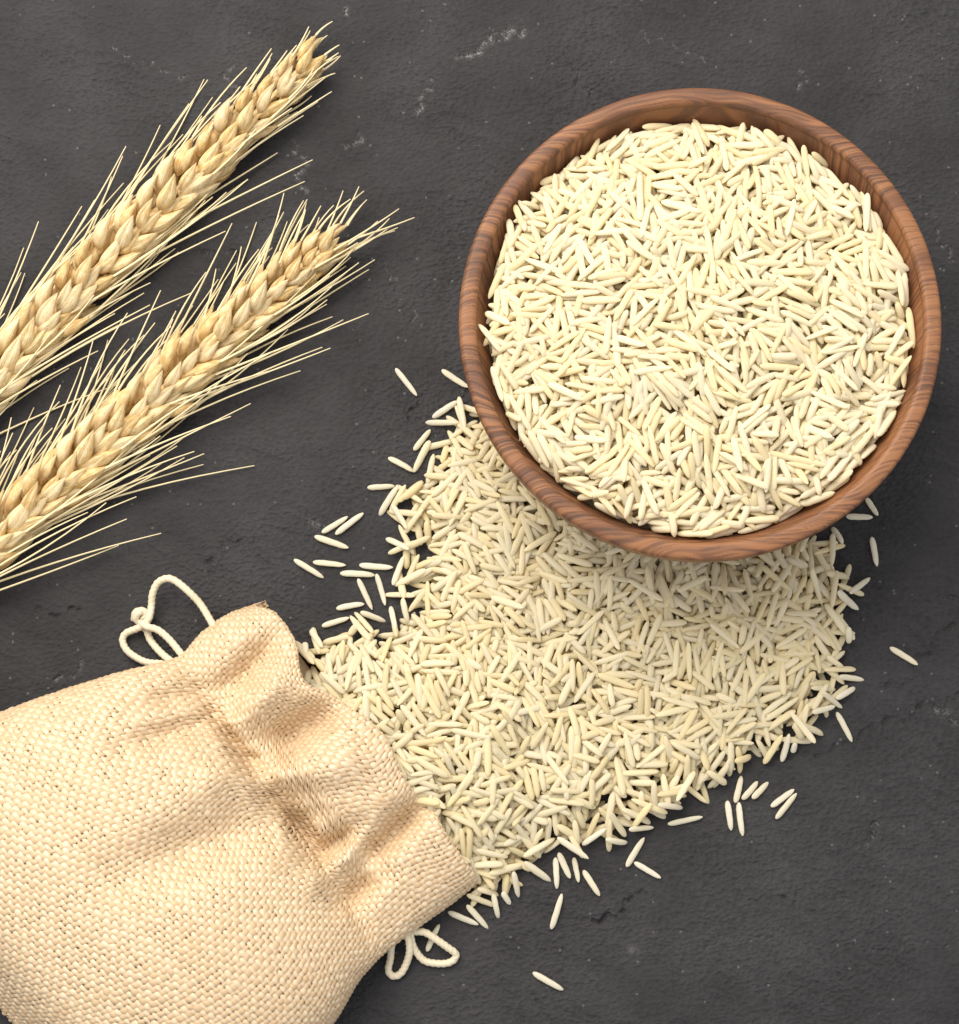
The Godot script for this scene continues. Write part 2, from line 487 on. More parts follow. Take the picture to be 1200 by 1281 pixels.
func sack_point(row: Array, u: float, th: float) -> Vector3:
	# th runs from 0 (edge towards the photo's top) over the upper side to PI and back underneath
	var c := cos(th); var s := sin(th)
	var e: float = row[2]; var hh: float = row[3]
	var a := at(row[0].x, row[0].y, e); var b := at(row[1].x, row[1].y, e)
	var k := 0.5 - 0.5 * signf(c) * pow(absf(c), 0.86)
	var p := a.lerp(b, k)
	if s >= 0.0:
		p.y = (e + (hh - e) * pow(s, 0.85)) * MM
	else:
		p = a.lerp(b, 0.5 + (k - 0.5) * (1.0 - 0.07 * -s))
		p.y = maxf(e * (1.0 - pow(-s, 0.8) * 1.25), 0.25) * MM
	if s > 0.0:
		# pull the mouth back where the fold dips
		var px := 600.0 + p.x / MM * 5.337; var py := 640.0 + p.z / MM * 5.30
		var q := Vector2(px, py)
		# seen from above the cloth leans outwards with its height
		q += (q - Vector2(600, 640)) * (p.y / REACH)
		var d := 0.0
		for cr in CREASES:
			var ab: Vector2 = cr[1] - cr[0]
			var tt := clampf((q - (cr[0] as Vector2)).dot(ab) / ab.length_squared(), 0.0, 1.0)
			var gap := q.distance_to((cr[0] as Vector2) + ab * tt)
			var w: float = cr[2]
			if gap < w * 3.0:
				d += cr[3] * 1.35 * exp(-gap * gap / (w * w)) * (0.35 + 0.65 * smoothstep(0.0, 0.4, minf(tt, 1.0 - tt)))
		var near := exp(-pow((u - 3.0) / 1.1, 2.0))
		d += near * 1.5 * (0.55 - absf(sin(k * 27.0 + 1.4 * sin(u * 1.7 + k * 5.0)))) * s
		d -= 1.3 * exp(-pow((u - 3.0 - 0.25 * sin(k * 9.0)) / 0.24, 2.0)) * s
		p.y = maxf(p.y + d * s * MM, 0.0012)
		if u < 1.5:
			var back := exp(-pow((k - 0.27) / 0.085, 2.0)) * 4.0 - exp(-pow((k - 0.52) / 0.10, 2.0)) * 2.6 - exp(-pow((k - 0.78) / 0.06, 2.0)) * 0.8 + exp(-pow(k / 0.035, 2.0)) * 2.4
			p += Vector3(-0.795, 0, 0.607) * back * MM * (1.0 - u / 1.5)
	return p

func sack() -> void:
	var o := thing("burlap_pouch", "beige burlap drawstring pouch lying on its side, mouth open, spilling rice", "pouch")
	var jute := plain_mat(Color(0.735, 0.578, 0.385), 0.36, 0.65)
	var tan_jute := plain_mat(Color(0.61, 0.44, 0.265), 0.45, 0.5)
	jute.rim_enabled = true; jute.rim = 0.25; jute.rim_tint = 0.5
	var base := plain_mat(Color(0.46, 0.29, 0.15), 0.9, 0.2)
	var cordm := plain_mat(Color(0.74, 0.66, 0.49), 0.55, 0.4)
	# the cloth as a grid of points: along the pouch (3 per thread) and round it
	var wefts := 90; var warps := 96; var sub := 3
	var th0 := -0.22; var th1 := PI + 0.22
	# rows spread evenly along the axis
	var axis := PackedVector3Array()
	for k in 201:
		var r := row_at(10.0 * k / 200.0)
		axis.push_back(at((r[0].x + r[1].x) / 2, (r[0].y + r[1].y) / 2))
	var lens := PackedFloat32Array([0.0])
	for k in 200: lens.push_back(lens[k] + axis[k].distance_to(axis[k + 1]))
	var nu := wefts * sub + 1; var nv := warps * sub + 1
	var pts := PackedVector3Array(); pts.resize(nu * nv)
	var k2 := 0
	for a in nu:
		var l := lens[200] * a / (nu - 1)
		while k2 < 199 and lens[k2 + 1] < l: k2 += 1
		var u := 10.0 * (k2 + (l - lens[k2]) / maxf(lens[k2 + 1] - lens[k2], 1e-9)) / 200.0
		var row := row_at(minf(u, 9.999))
		# threads lie at even distances round the pouch
		var fine := PackedVector3Array(); var far := PackedFloat32Array([0.0])
		for b in 141:
			fine.push_back(sack_point(row, u, lerpf(th0, th1, b / 140.0)))
			if b > 0: far.push_back(far[b - 1] + fine[b].distance_to(fine[b - 1]))
		var j := 0
		for b in nv:
			var w := far[140] * b / (nv - 1)
			while j < 139 and far[j + 1] < w: j += 1
			pts[a * nv + b] = fine[j].cubic_interpolate(fine[j + 1], fine[maxi(j - 1, 0)], fine[mini(j + 2, 140)], clampf((w - far[j]) / maxf(far[j + 1] - far[j], 1e-9), 0.0, 1.0))
	# the mouth's hem: the first rows curl under
	var nrm := PackedVector3Array(); nrm.resize(nu * nv)
	for a in nu:
		for b in nv:
			var du := pts[mini(a + 1, nu - 1) * nv + b] - pts[maxi(a - 1, 0) * nv + b]
			var dv := pts[a * nv + mini(b + 1, nv - 1)] - pts[a * nv + maxi(b - 1, 0)]
			nrm[a * nv + b] = (dv * 1e3).cross(du * 1e3).normalized()
	if nrm[(nu / 2) * nv + nv / 2].y < 0.0:
		for k in nrm.size(): nrm[k] = -nrm[k]
	var hem := 7
	var P := PackedVector3Array(); var N := PackedVector3Array()
	for h in hem:
		var ang := PI * (hem - h) / hem
		for b in nv:
			var out := Vector3(0.795, 0, -0.607)
			var r := 0.0008 * smoothstep(0.0, 0.08, minf(b, nv - 1 - b) / nv)
			P.push_back(pts[b] + out * r * sin(ang) - nrm[b] * r * (1.0 - cos(ang)))
			N.push_back((out * sin(ang) + nrm[b] * cos(ang)).normalized())
	P.append_array(pts); N.append_array(nrm)
	var rows := nu + hem
	# the cloth's inner face, just inside the threads, and the pouch's underside
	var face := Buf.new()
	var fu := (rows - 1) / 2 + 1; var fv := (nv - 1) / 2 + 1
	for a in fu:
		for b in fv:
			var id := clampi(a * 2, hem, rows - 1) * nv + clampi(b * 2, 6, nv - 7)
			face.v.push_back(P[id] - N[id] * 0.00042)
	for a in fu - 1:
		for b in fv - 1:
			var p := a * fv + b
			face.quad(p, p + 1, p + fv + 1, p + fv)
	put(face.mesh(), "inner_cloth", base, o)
	var tube := Buf.new()
	var around := 40
	var steps := 60
	for a in steps + 1:
		var u := 0.2 + 9.799 * a / steps
		var row := row_at(u)
		for b in around + 1:
			tube.v.push_back(sack_point(row, u, PI - 0.05 + (PI + 0.1) * b / around) + Vector3(0, 0.0003, 0))
	for a in steps:
		for b in around:
			var p := a * (around + 1) + b
			tube.quad(p, p + 1, p + around + 2, p + around + 1)
	put(tube.mesh(), "underside", tan_jute, o)
	# threads: each warp and weft goes over and under in turn
	var ring := 5
	var yarn := noise(FastNoiseLite.TYPE_SIMPLEX, 0.09, 2, 55)
	for dirn in 2:
		var b := Buf.new()
		var lines := warps + 1 if dirn == 0 else (rows - 1) / sub
		for ln in lines:
			var fixed := ln * sub if dirn == 0 else ln * sub + 1
			var count := rows if dirn == 0 else nv
			var first := b.v.size()
			var thick := rng.randf_range(0.80, 1.14)
			var lift := rng.randf_range(-0.00005, 0.00007)
			for k in count:
				var id := k * nv + mini(fixed, nv - 1) if dirn == 0 else fixed * nv + k
				var nb := id + (1 if dirn == 0 and fixed < nv - 1 else 0)
				var across: Vector3
				if dirn == 0:
					across = P[k * nv + mini(fixed + 1, nv - 1)] - P[k * nv + maxi(fixed - 1, 0)]
				else:
					across = P[mini(fixed + 1, rows - 1) * nv + k] - P[maxi(fixed - 1, 0) * nv + k]
				across = across * (float(sub) / 2.0)      # one thread spacing
				var ph: float
				if dirn == 0: ph = cos(PI * ((k - 1.0) / sub + ln))
				else: ph = -cos(PI * (float(k) / sub + ln))
				var slub := 1.0 + 0.34 * yarn.get_noise_2d(k * 1.0, ln * 37.0 + dirn * 5000.0)
				var wid := across.limit_length(0.0021) * 0.48 * thick * slub * (1.0 + 0.10 * ph)
				var nn := N[id]
				var c := P[id] + nn * (0.00017 * ph + lift) + wid * 0.42 * yarn.get_noise_2d(k * 0.7 + 900.0, ln * 53.0 + dirn * 3000.0)
				for s in ring:
					var a := PI * s / (ring - 1)
					b.v.push_back(c + wid * cos(a) + nn * (0.00031 * sin(a) * slub - 0.0001))
			for k in count - 1:
				for s in ring - 1:
					var p := first + k * ring + s
					if dirn == 0: b.quad(p, p + ring, p + ring + 1, p + 1)
					else: b.quad(p, p + 1, p + ring + 1, p + ring)
		var w := put(b.mesh(), "warp_thread" if dirn == 0 else "weft_thread", tan_jute if dirn == 0 else jute, o)
		w.set_meta("kind", "stuff")
	# what the rice must stay under
	for a in range(0, nu, 2):
		for c in range(0, nv, 2):
			cloth.push_back(pts[a * nv + c])
	# drawstring: loops that come out at either side of the neck
	cord(o, [[274, 796, 6], [265, 779, 5], [251, 756, 5], [236, 740, 6], [220, 727, 6], [209, 723.6, 6], [197.5, 729, 5], [191, 743, 4], [189.6, 758, 3], [187, 772, 3.5], [181, 782, 3]], cordm)
	cord(o, [[184, 776, 3], [182, 781, 3.5], [170.5, 786.6, 2.6], [158, 792, 1.6], [153.6, 801, 1.2], [159, 813.6, 1.2], [173, 824, 1.6], [186, 829, 2.5], [204, 831, 4], [216, 838, 6]], cordm)
	cord(o, [[176, 778, 3], [183, 783.5, 4.2], [197.5, 788, 4.2], [211, 799, 4.5], [224.5, 815, 5], [234, 828, 6]], cordm)
	cord(o, [[178, 780, 2], [184, 790, 1.6], [188.5, 801, 1.6], [200, 815, 2.5], [213, 826, 4], [226, 834, 6]], cordm)
	cord(o, [[500, 1150, 5], [517, 1164, 3.5], [532, 1166.5, 3.5], [547, 1176, 3], [560.5, 1185.5, 2.2], [570, 1193, 1.4], [568, 1200.5, 1.0], [558.7, 1205, 1.0], [543.7, 1205, 1.0], [530.6, 1201.5, 1.2], [521, 1191, 2], [515.6, 1180, 3], [512, 1166, 4], [500, 1152, 5]], cordm)
	cord(o, [[488, 1150, 6], [495, 1167, 4.5], [490, 1183.7, 3], [488.6, 1198.7, 1.6], [486, 1211.8, 1.0], [488.6, 1219, 1.0], [495, 1221, 1.0], [502.5, 1216.4, 1.2], [509, 1204, 1.8], [512.6, 1189, 3.2], [510, 1172, 4.5], [498, 1154, 6]], cordm)
	var kn := Buf.new()
	var kp := []
	for q in [[168, 776, 2.0], [170, 766, 3.0], [179, 764, 3.6], [184, 771, 3.0], [178, 779, 2.4], [170, 774, 3.4], [174, 766, 4.2], [183, 766, 2.6], [186, 775, 2.0], [178, 770, 3.6]]:
		kp.push_back(at(q[0], q[1], q[2]))
	var kpath := smooth_path(kp, 8)
	var kr := PackedFloat32Array(); kr.resize(kpath.size()); kr.fill(0.00085)
	sweep(kn, kpath, kr, 8, 5200.0, 0.06)
	put(kn.mesh(), "knot", cordm, o)

func cord(o: Node3D, where: Array, m: Material) -> void:
	var p := []
	for q in where: p.push_back(at(q[0], q[1], q[2]))
	var path := smooth_path(p, 14)
	var r := PackedFloat32Array(); r.resize(path.size()); r.fill(0.00084)
	var b := Buf.new()
	sweep(b, path, r, 10, 5200.0, 0.07)
	put(b.mesh(), "drawstring_loop", m, o)

# ---------------------------------------------------------------- wheat
func husk_mesh(sd: int) -> ArrayMesh:
	# a husk of length 1 along y, keeled on its outer side (+z), ending in a point
	var r := RandomNumberGenerator.new(); r.seed = sd
	var b := Buf.new()
	var sides := 12; var rings := 11
	var lean := r.randf_range(-0.05, 0.05)
	for k in rings + 1:
		var t := float(k) / rings
		var f := pow(sin(PI * pow(t, 0.74)), 0.85) if t < 1.0 else 0.0
		f = maxf(f * (1.0 - 0.25 * t), 0.012)
		if k == 0: f = 0.10
		for s in sides:
			var a := TAU * s / sides
			var keel := 1.0 + 0.16 * pow(maxf(cos(a), 0.0), 10.0) + 0.05 * cos(a * 5.0 + sd)
			b.v.push_back(Vector3(sin(a) * 0.205 * f * keel + lean * sin(PI * t), t, cos(a) * 0.17 * f * keel + 0.07 * sin(PI * t) - 0.02))
			b.uv.push_back(Vector2(float(s) / sides * 1.0 + sd * 0.137, t * 0.8 + sd * 0.31))
	for k in rings:
		for s in sides:
			var p := k * sides + s
			var q := k * sides + (s + 1) % sides
			b.quad(p, q, q + sides, p + sides)
	return b.mesh()

func straw_mat(pale: Color, deep: Color, sd: int) -> StandardMaterial3D:
	var n := 256
	var col := PackedByteArray(); col.resize(n * n * 3)
	var hg := PackedFloat32Array(); hg.resize(n * n)
	var st := noise(FastNoiseLite.TYPE_SIMPLEX, 0.09, 3, sd)
	var lo := noise(FastNoiseLite.TYPE_SIMPLEX, 0.012, 2, sd + 1)
	for y in n:
		for x in n:
			var a := st.get_noise_2d(x, y * 0.10)
			var c := deep.lerp(pale, clampf(0.55 + 0.75 * a + 0.7 * lo.get_noise_2d(x, y), 0, 1)).linear_to_srgb()
			var id := y * n + x
			col[id * 3] = int(c.r * 255); col[id * 3 + 1] = int(c.g * 255); col[id * 3 + 2] = int(c.b * 255)
			hg[id] = 0.5 + 0.5 * a
	var m := StandardMaterial3D.new()
	m.albedo_texture = rgb_image(col, n)
	m.heightmap_enabled = true; m.heightmap_texture = float_image(hg, n); m.heightmap_scale = 0.012
	m.roughness = 0.5; m.metallic_specular = 0.5
	m.backlight_enabled = true; m.backlight = Color(0.25, 0.2, 0.1)
	return m

var husks := []
var straws := []
var awn_mat: StandardMaterial3D

func wheat() -> void:
	for k in 5: husks.push_back(husk_mesh(k + 1))
	straws = [straw_mat(Color(0.88, 0.71, 0.41), Color(0.72, 0.49, 0.20), 71), straw_mat(Color(0.90, 0.76, 0.48), Color(0.79, 0.58, 0.29), 75), straw_mat(Color(0.85, 0.64, 0.32), Color(0.64, 0.39, 0.13), 79)]
	awn_mat = plain_mat(Color(0.82, 0.71, 0.44), 0.5, 0.5)
	ear([Vector2(-130, 600), Vector2(-62, 530), Vector2(0, 462), Vector2(60, 399), Vector2(125, 333), Vector2(200, 260), Vector2(272, 188), Vector2(330, 132), Vector2(368, 94), Vector2(388, 73)],
		"straw yellow wheat ear nearest the top corner, slimmer, with close-lying awns", 42, 0.35, 5.2, 1.0, 1)
	ear([Vector2(-110, 766), Vector2(-52, 716), Vector2(0, 668), Vector2(52, 622), Vector2(112, 566), Vector2(172, 515), Vector2(240, 455), Vector2(302, 400), Vector2(352, 355), Vector2(394, 320), Vector2(418, 303)],
		"straw yellow wheat ear between the other ear and the pouch, wider, with spreading awns", 48, 0.40, 5.6, 1.08, 2)

func ear(line: Array, label: String, nodes: int, roll: float, level: float, fat: float, sd: int) -> void:
	var r := RandomNumberGenerator.new(); r.seed = 100 + sd
	var raw := []
	for p in line: raw.push_back(at(p.x, p.y, level))
	var path := smooth_path(raw, 12)
	var total := 0.0
	for k in path.size() - 1: total += path[k].distance_to(path[k + 1])
	var o := thing("wheat_ear", label, "wheat ear", Vector3(path[0].x, 0, path[0].z))
	o.set_meta("group", "wheat ears")
	var off := o.position
	# stem and the thin axis inside the ear
	var sp := PackedVector3Array(); var sr := PackedFloat32Array()
	var back := (path[0] - path[6]).normalized()
	for k in 5:
		sp.push_back(path[0] + back * 0.012 * (5 - k) - Vector3(0, 0.0035 * (5 - k) / 5.0, 0) - off); sr.push_back(0.0014)
	for k in range(0, path.size(), 4):
		sp.push_back(path[k] - off); sr.push_back(lerpf(0.0012, 0.0006, float(k) / path.size()))
	var sb := Buf.new(); sweep(sb, sp, sr, 8)
	put(sb.mesh(), "stem", straws[0], o)
	for n in nodes:
		var f := (n + 0.2) / nodes
		var want := f * total; var k := 0; var run := 0.0
		while k < path.size() - 2 and run + path[k].distance_to(path[k + 1]) < want:
			run += path[k].distance_to(path[k + 1]); k += 1
		var c := path[k].lerp(path[k + 1], clampf((want - run) / path[k].distance_to(path[k + 1]), 0, 1))
		var tan_ := (path[mini(k + 3, path.size() - 1)] - path[maxi(k - 3, 0)]).normalized()
		var lat := tan_.cross(Vector3.UP).normalized()     # to the right of the growing direction
		var up := lat.cross(tan_)
		var side := 1.0 if n % 2 == 0 else -1.0
		var size := (0.82 if sd == 1 else 0.76) * fat * (1.0 - 0.28 * smoothstep(0.6, 1.0, f)) * (0.86 + 0.14 * smoothstep(0.0, 0.2, f))
		# the two ranks of the ear, turned about its axis so that one rank is higher
		var d := (lat * cos(roll) + up * sin(roll)) * side
		var e := d.cross(tan_)
		var spk := Node3D.new()
		spk.name = "spikelet" if n == 0 else "spikelet_%03d" % n
		spk.position = c - off + d * 0.0011
		o.add_child(spk, true)
		var hk := 0
		var ak := 0
		# florets fan out: [spread along e, outward lean, length mm, how far up, awn]
		var plan := [[-0.46, 0.26, 9.2, 0.0, 1], [0.46, 0.26, 9.2, 0.0, 0], [-0.24, 0.40, 10.2, 1.8, 1], [0.24, 0.40, 10.2, 1.8, 1], [0.0, 0.30, 9.4, 3.6, 1], [-0.85, 0.02, 9.6, 1.0, 0], [0.85, 0.02, 9.6, 1.0, 0]]
		if n == nodes - 1: plan = [[-0.2, 0.1, 9.5, 0.5, 1], [0.2, 0.1, 9.5, 0.5, 1], [0.0, 0.0, 10.0, 1.5, 1]]
		for fl in plan:
			var spread: float = fl[0] * r.randf_range(0.65, 1.35)
			var lean: float = fl[1] * r.randf_range(0.55, 1.45) * (1.0 if sd == 1 else 1.3) * (1.0 - 0.5 * smoothstep(0.85, 1.0, f))
			var dir := (tan_ + d * lean + e * spread * 0.75).normalized()
			var face := (d * 0.9 + e * spread * 1.8).normalized()
			face = (face - dir * face.dot(dir)).normalized().rotated(dir, r.randf_range(-0.5, 0.5))
			var len_: float = fl[2] * size * r.randf_range(1.02, 1.42) * MM
			var wide: float = len_ * r.randf_range(0.86, 1.08)
			var pos: Vector3 = d * 0.0011 * size + e * spread * 0.0030 * size + tan_ * fl[3] * MM * size
			var low: float = (pos + spk.position).y + dir.y * len_ * 0.5
			if low < 0.0020: pos.y += 0.0020 - low
			var h := MeshInstance3D.new()
			h.mesh = husks[r.randi() % husks.size()]
			h.material_override = straws[r.randi() % 3]
			h.transform = Transform3D(Basis(dir.cross(face) * wide, dir * len_, face * wide), pos)
			h.name = "husk" if hk == 0 else "husk_%03d" % hk
			hk += 1
			spk.add_child(h, true)
			if fl[4] == 1 and r.randf() < ((0.8 if side < 0 else 0.55) if (pos - d * d.dot(pos)).y < 0.0022 else 0.3):
				var tip: Vector3 = pos + dir * len_ * 0.94
				var outl := lat * side
				# bristles open more at the ear's lower part; short at its tip
				var al := lerpf(34.0, 14.0 if sd == 2 else 6.0, smoothstep(0.45, 1.0, f)) * r.randf_range(0.55, 1.25)
				if sd == 2 and side < 0: al *= 0.78
				if sd == 1 and side < 0 and f < 0.6 and r.randf() < 0.3: al *= 1.35
				if sd == 2 and side > 0: al *= lerpf(1.3, 1.0, f)
				al = minf(al, 43.0)
				var open := r.randf_range(0.05, 0.30) if sd == 1 else (r.randf_range(0.25, 0.55) if side < 0 else r.randf_range(0.08, 0.42))
				var ad := (tan_ + outl * open + e * spread * 0.12 + up * r.randf_range(-0.04, 0.05)).normalized()
				var bend := outl * r.randf_range(-0.20, 0.12) - up * 0.05
				var ap := PackedVector3Array(); var ar := PackedFloat32Array()
				for q in 8:
					var s := q / 7.0
					var p: Vector3 = tip + (ad * s + bend * s * s) * al * MM
					var wy: float = p.y + spk.position.y
					if wy < 0.0007: p.y += 0.0007 - wy
					ap.push_back(p); ar.push_back(lerpf(0.00030, 0.00013, s))
				var ab := Buf.new(); sweep(ab, ap, ar, 5)
				var am := MeshInstance3D.new(); am.mesh = ab.mesh(); am.material_override = awn_mat
				am.name = "awn" if ak == 0 else "awn_%03d" % ak
				ak += 1
				spk.add_child(am, true)

# ---------------------------------------------------------------- rice
const OUTLINE := [  # the spilled heap on the table, as seen in the photograph
	Vector2(640, 470), Vector2(583, 508), Vector2(560, 530), Vector2(536, 566), Vector2(516, 600), Vector2(508, 636), Vector2(522, 676), Vector2(512, 706),
	Vector2(504, 742), Vector2(514, 770), Vector2(486, 786), Vector2(452, 782), Vector2(418, 790), Vector2(390, 806), Vector2(372, 838), Vector2(330, 850), Vector2(330, 950), Vector2(430, 1080), Vector2(560, 1120), Vector2(606, 1118), Vector2(628, 1104),
	Vector2(646, 1078), Vector2(680, 1062), Vector2(716, 1044), Vector2(752, 1040), Vector2(790, 1022), Vector2(822, 998), Vector2(862, 986), Vector2(894, 974),
	Vector2(930, 954), Vector2(964, 938), Vector2(996, 918), Vector2(1014, 884), Vector2(1034, 866), Vector2(1046, 828), Vector2(1050, 790), Vector2(1040, 752), Vector2(1052, 718), Vector2(1040, 684), Vector2(1000, 660), Vector2(860, 600), Vector2(740, 520)]

const STRAYS := [  # grains lying loose on the table: ends in the photograph, label
	[495, 461, 521, 494, "lone rice grain lying farthest toward the wheat, tilted down to the right"],
	[553, 463, 585, 484, "rice grain poking out from under the left side of the bowl"],
	[541, 522, 572, 503, "rice grain slanting up to the right at the heap's upper end beside the bowl"],
	[532, 528, 573, 530, "rice grain lying level at the heap's upper end beside the bowl"],
	[574, 497, 582, 540, "upright rice grain touching the bowl at the heap's upper end"],
	[518, 563, 538, 538, "rice grain slanting up to the right on the heap's upper left margin"],
	[486, 572, 517, 589, "rice grain jutting out left from the heap, above the crossed pair"],
	[460, 610, 493, 608, "level rice grain of the crossed pair jutting left from the heap"],
	[474, 645, 498, 609, "slanting rice grain of the crossed pair jutting left from the heap"],
	[491, 632, 509, 662, "rice grain below the crossed pair, leaning down to the right"],
	[403, 666, 434, 647, "left grain of the two parallel rice grains slanting up beside the heap"],
	[420, 668, 454, 642, "right grain of the two parallel rice grains slanting up beside the heap"],
	[394, 671, 435, 685, "rice grain lying just below the two parallel slanting grains"],
	[481, 672, 513, 689, "rice grain poking left out of the heap, level with the three scattered grains"],
	[368, 700, 404, 722, "leftmost loose rice grain, between the wheat and the pouch, slanting down"],
	[392, 703, 431, 707, "level rice grain touching the end of the leftmost loose grain"],
	[426, 717, 468, 719, "lower of the two level rice grains above the pouch mouth"],
	[450, 707, 490, 710, "upper of the two level rice grains above the pouch mouth, nearer the heap"],
	[448, 724, 465, 761, "steep rice grain under the two level ones, the left of a pair"],
	[471, 718, 482, 756, "steep rice grain under the two level ones, the right of a pair"],
	[421, 761, 455, 755, "nearly level rice grain just above the spilled corner by the pouch"],
	[492, 733, 505, 697, "steep rice grain leaning against the heap's left margin"],
	[488, 756, 496, 791, "upright rice grain in the notch of the heap above the pouch"],
	[504, 750, 511, 781, "shorter upright rice grain deep in the notch of the heap above the pouch"],
	[403, 783, 436, 773, "rice grain slanting up on the tip of the spilled corner beside the pouch"],
	[451, 766, 482, 777, "rice grain slanting down over the spilled corner beside the pouch"],
	[388, 787, 405, 812, "rice grain pointing at the pouch corner, at the heap's left tip"],
	[382, 803, 385, 821, "short rice grain touching the pouch mouth at its upper corner"],
	[1091, 672, 1097, 707, "upright loose rice grain right below the bowl on its right side"],
	[1084, 623, 1098, 644, "short rice grain showing past the lower right of the bowl"],
	[1059, 646, 1091, 647, "level rice grain partly under the lower right of the bowl"],
	[1041, 658, 1054, 681, "steep rice grain under the bowl's lower right edge"],
	[1041, 740, 1076, 764, "broad rice grain lying at the right end of the heap, sloping down"],
	[1059, 745, 1090, 722, "rice grain sloping up away from the right end of the heap"],
	[1057, 785, 1061, 809, "short upright rice grain at the heap's right end"],
	[1114, 810, 1148, 831, "lone rice grain lying farthest right, well clear of the heap"],
	[1047, 847, 1081, 850, "level rice grain jutting right above the crossed grains at the heap's right"],
	[1022, 865, 1056, 887, "rice grain sloping down across the two others right of the heap"],
	[1044, 875, 1072, 859, "rice grain sloping up, right of the heap, touching the crossing grain"],
	[1012, 893, 1044, 884, "nearly level rice grain, lowest left of the crossed grains right of the heap"],
	[1047, 891, 1066, 927, "steep rice grain hanging below the crossed grains right of the heap"],
	[978, 955, 986, 917, "steep rice grain at the lower right margin beside a broken grain"],
	[992, 943, 994, 928, "short broken white rice grain at the heap's lower right margin"],
	[965, 1009, 993, 988, "upper of two parallel rice grains lying clear below the heap's right half"],
	[971, 1024, 996, 993, "lower of two parallel rice grains lying clear below the heap's right half"],
	[929, 1000, 948, 978, "left grain of a slanting pair at the lower edge of the heap"],
	[941, 999, 961, 979, "right grain of a slanting pair at the lower edge of the heap"],
	[910, 1002, 915, 1038, "left one of two upright rice grains hanging from the heap's lower edge"],
	[924, 1004, 929, 1045, "right one of two upright rice grains hanging from the heap's lower edge"],
	[920, 1004, 928, 971, "upright rice grain just above the two upright ones at the heap's lower edge"],
	[836, 1031, 878, 1022, "nearly level lone rice grain below the middle of the heap"],
	[784, 1084, 805, 1049, "steep rice grain below the heap, upper of an angled pair"],
	[794, 1079, 826, 1098, "rice grain below the heap, lower of an angled pair, slanting down"],
	[817, 1007, 858, 1011, "level rice grain lying along the heap's lower margin"],
	[755, 1050, 788, 1055, "level rice grain just outside the heap's lower margin, left of the angled pair"],
	[784, 1038, 818, 1035, "level rice grain outside the heap's lower margin, above the angled pair"],
	[728, 1057, 757, 1037, "rice grain slanting up along the heap's lower margin"],
	[655, 1078, 689, 1102, "broad rice grain slanting down below the heap near the pouch"],
	[695, 1073, 697, 1111, "upright rice grain in a fan of grains below the heap"],
	[699, 1067, 713, 1098, "leaning rice grain in the middle of the fan below the heap"],
	[718, 1073, 724, 1103, "rice grain at the right of the fan below the heap, nearly upright"],
	[730, 1089, 750, 1120, "loose rice grain slanting down, right of the fan below the heap"],
	[690, 1162, 703, 1119, "lone steep rice grain lying clear under the fan of grains"],
	[642, 1089, 649, 1123, "upright rice grain between the pouch corner and the fan of grains"],
	[617, 1117, 624, 1150, "upright rice grain hanging below the heap right of the pouch corner"],
	[561, 1141, 597, 1156, "lower grain of a pair sticking out under the pouch's lower corner"],
	[584, 1132, 610, 1161, "upper grain of a pair sticking out under the pouch's lower corner"],
	[534, 1190, 549, 1157, "rice grain lying under the cord loop at the pouch's lower side"],
	[667, 1217, 704, 1238, "lone rice grain nearest the photo's bottom edge"],
	[697, 1048, 734, 1073, "rice grain slanting down out of the heap above the fan"],
	[628, 1115, 639, 1132, "short rice grain at the heap's lowest tip near the pouch corner"],
]

const TONES := [Color(0.965, 0.882, 0.635), Color(0.965, 0.89, 0.67), Color(0.96, 0.86, 0.575), Color(0.97, 0.905, 0.71)]

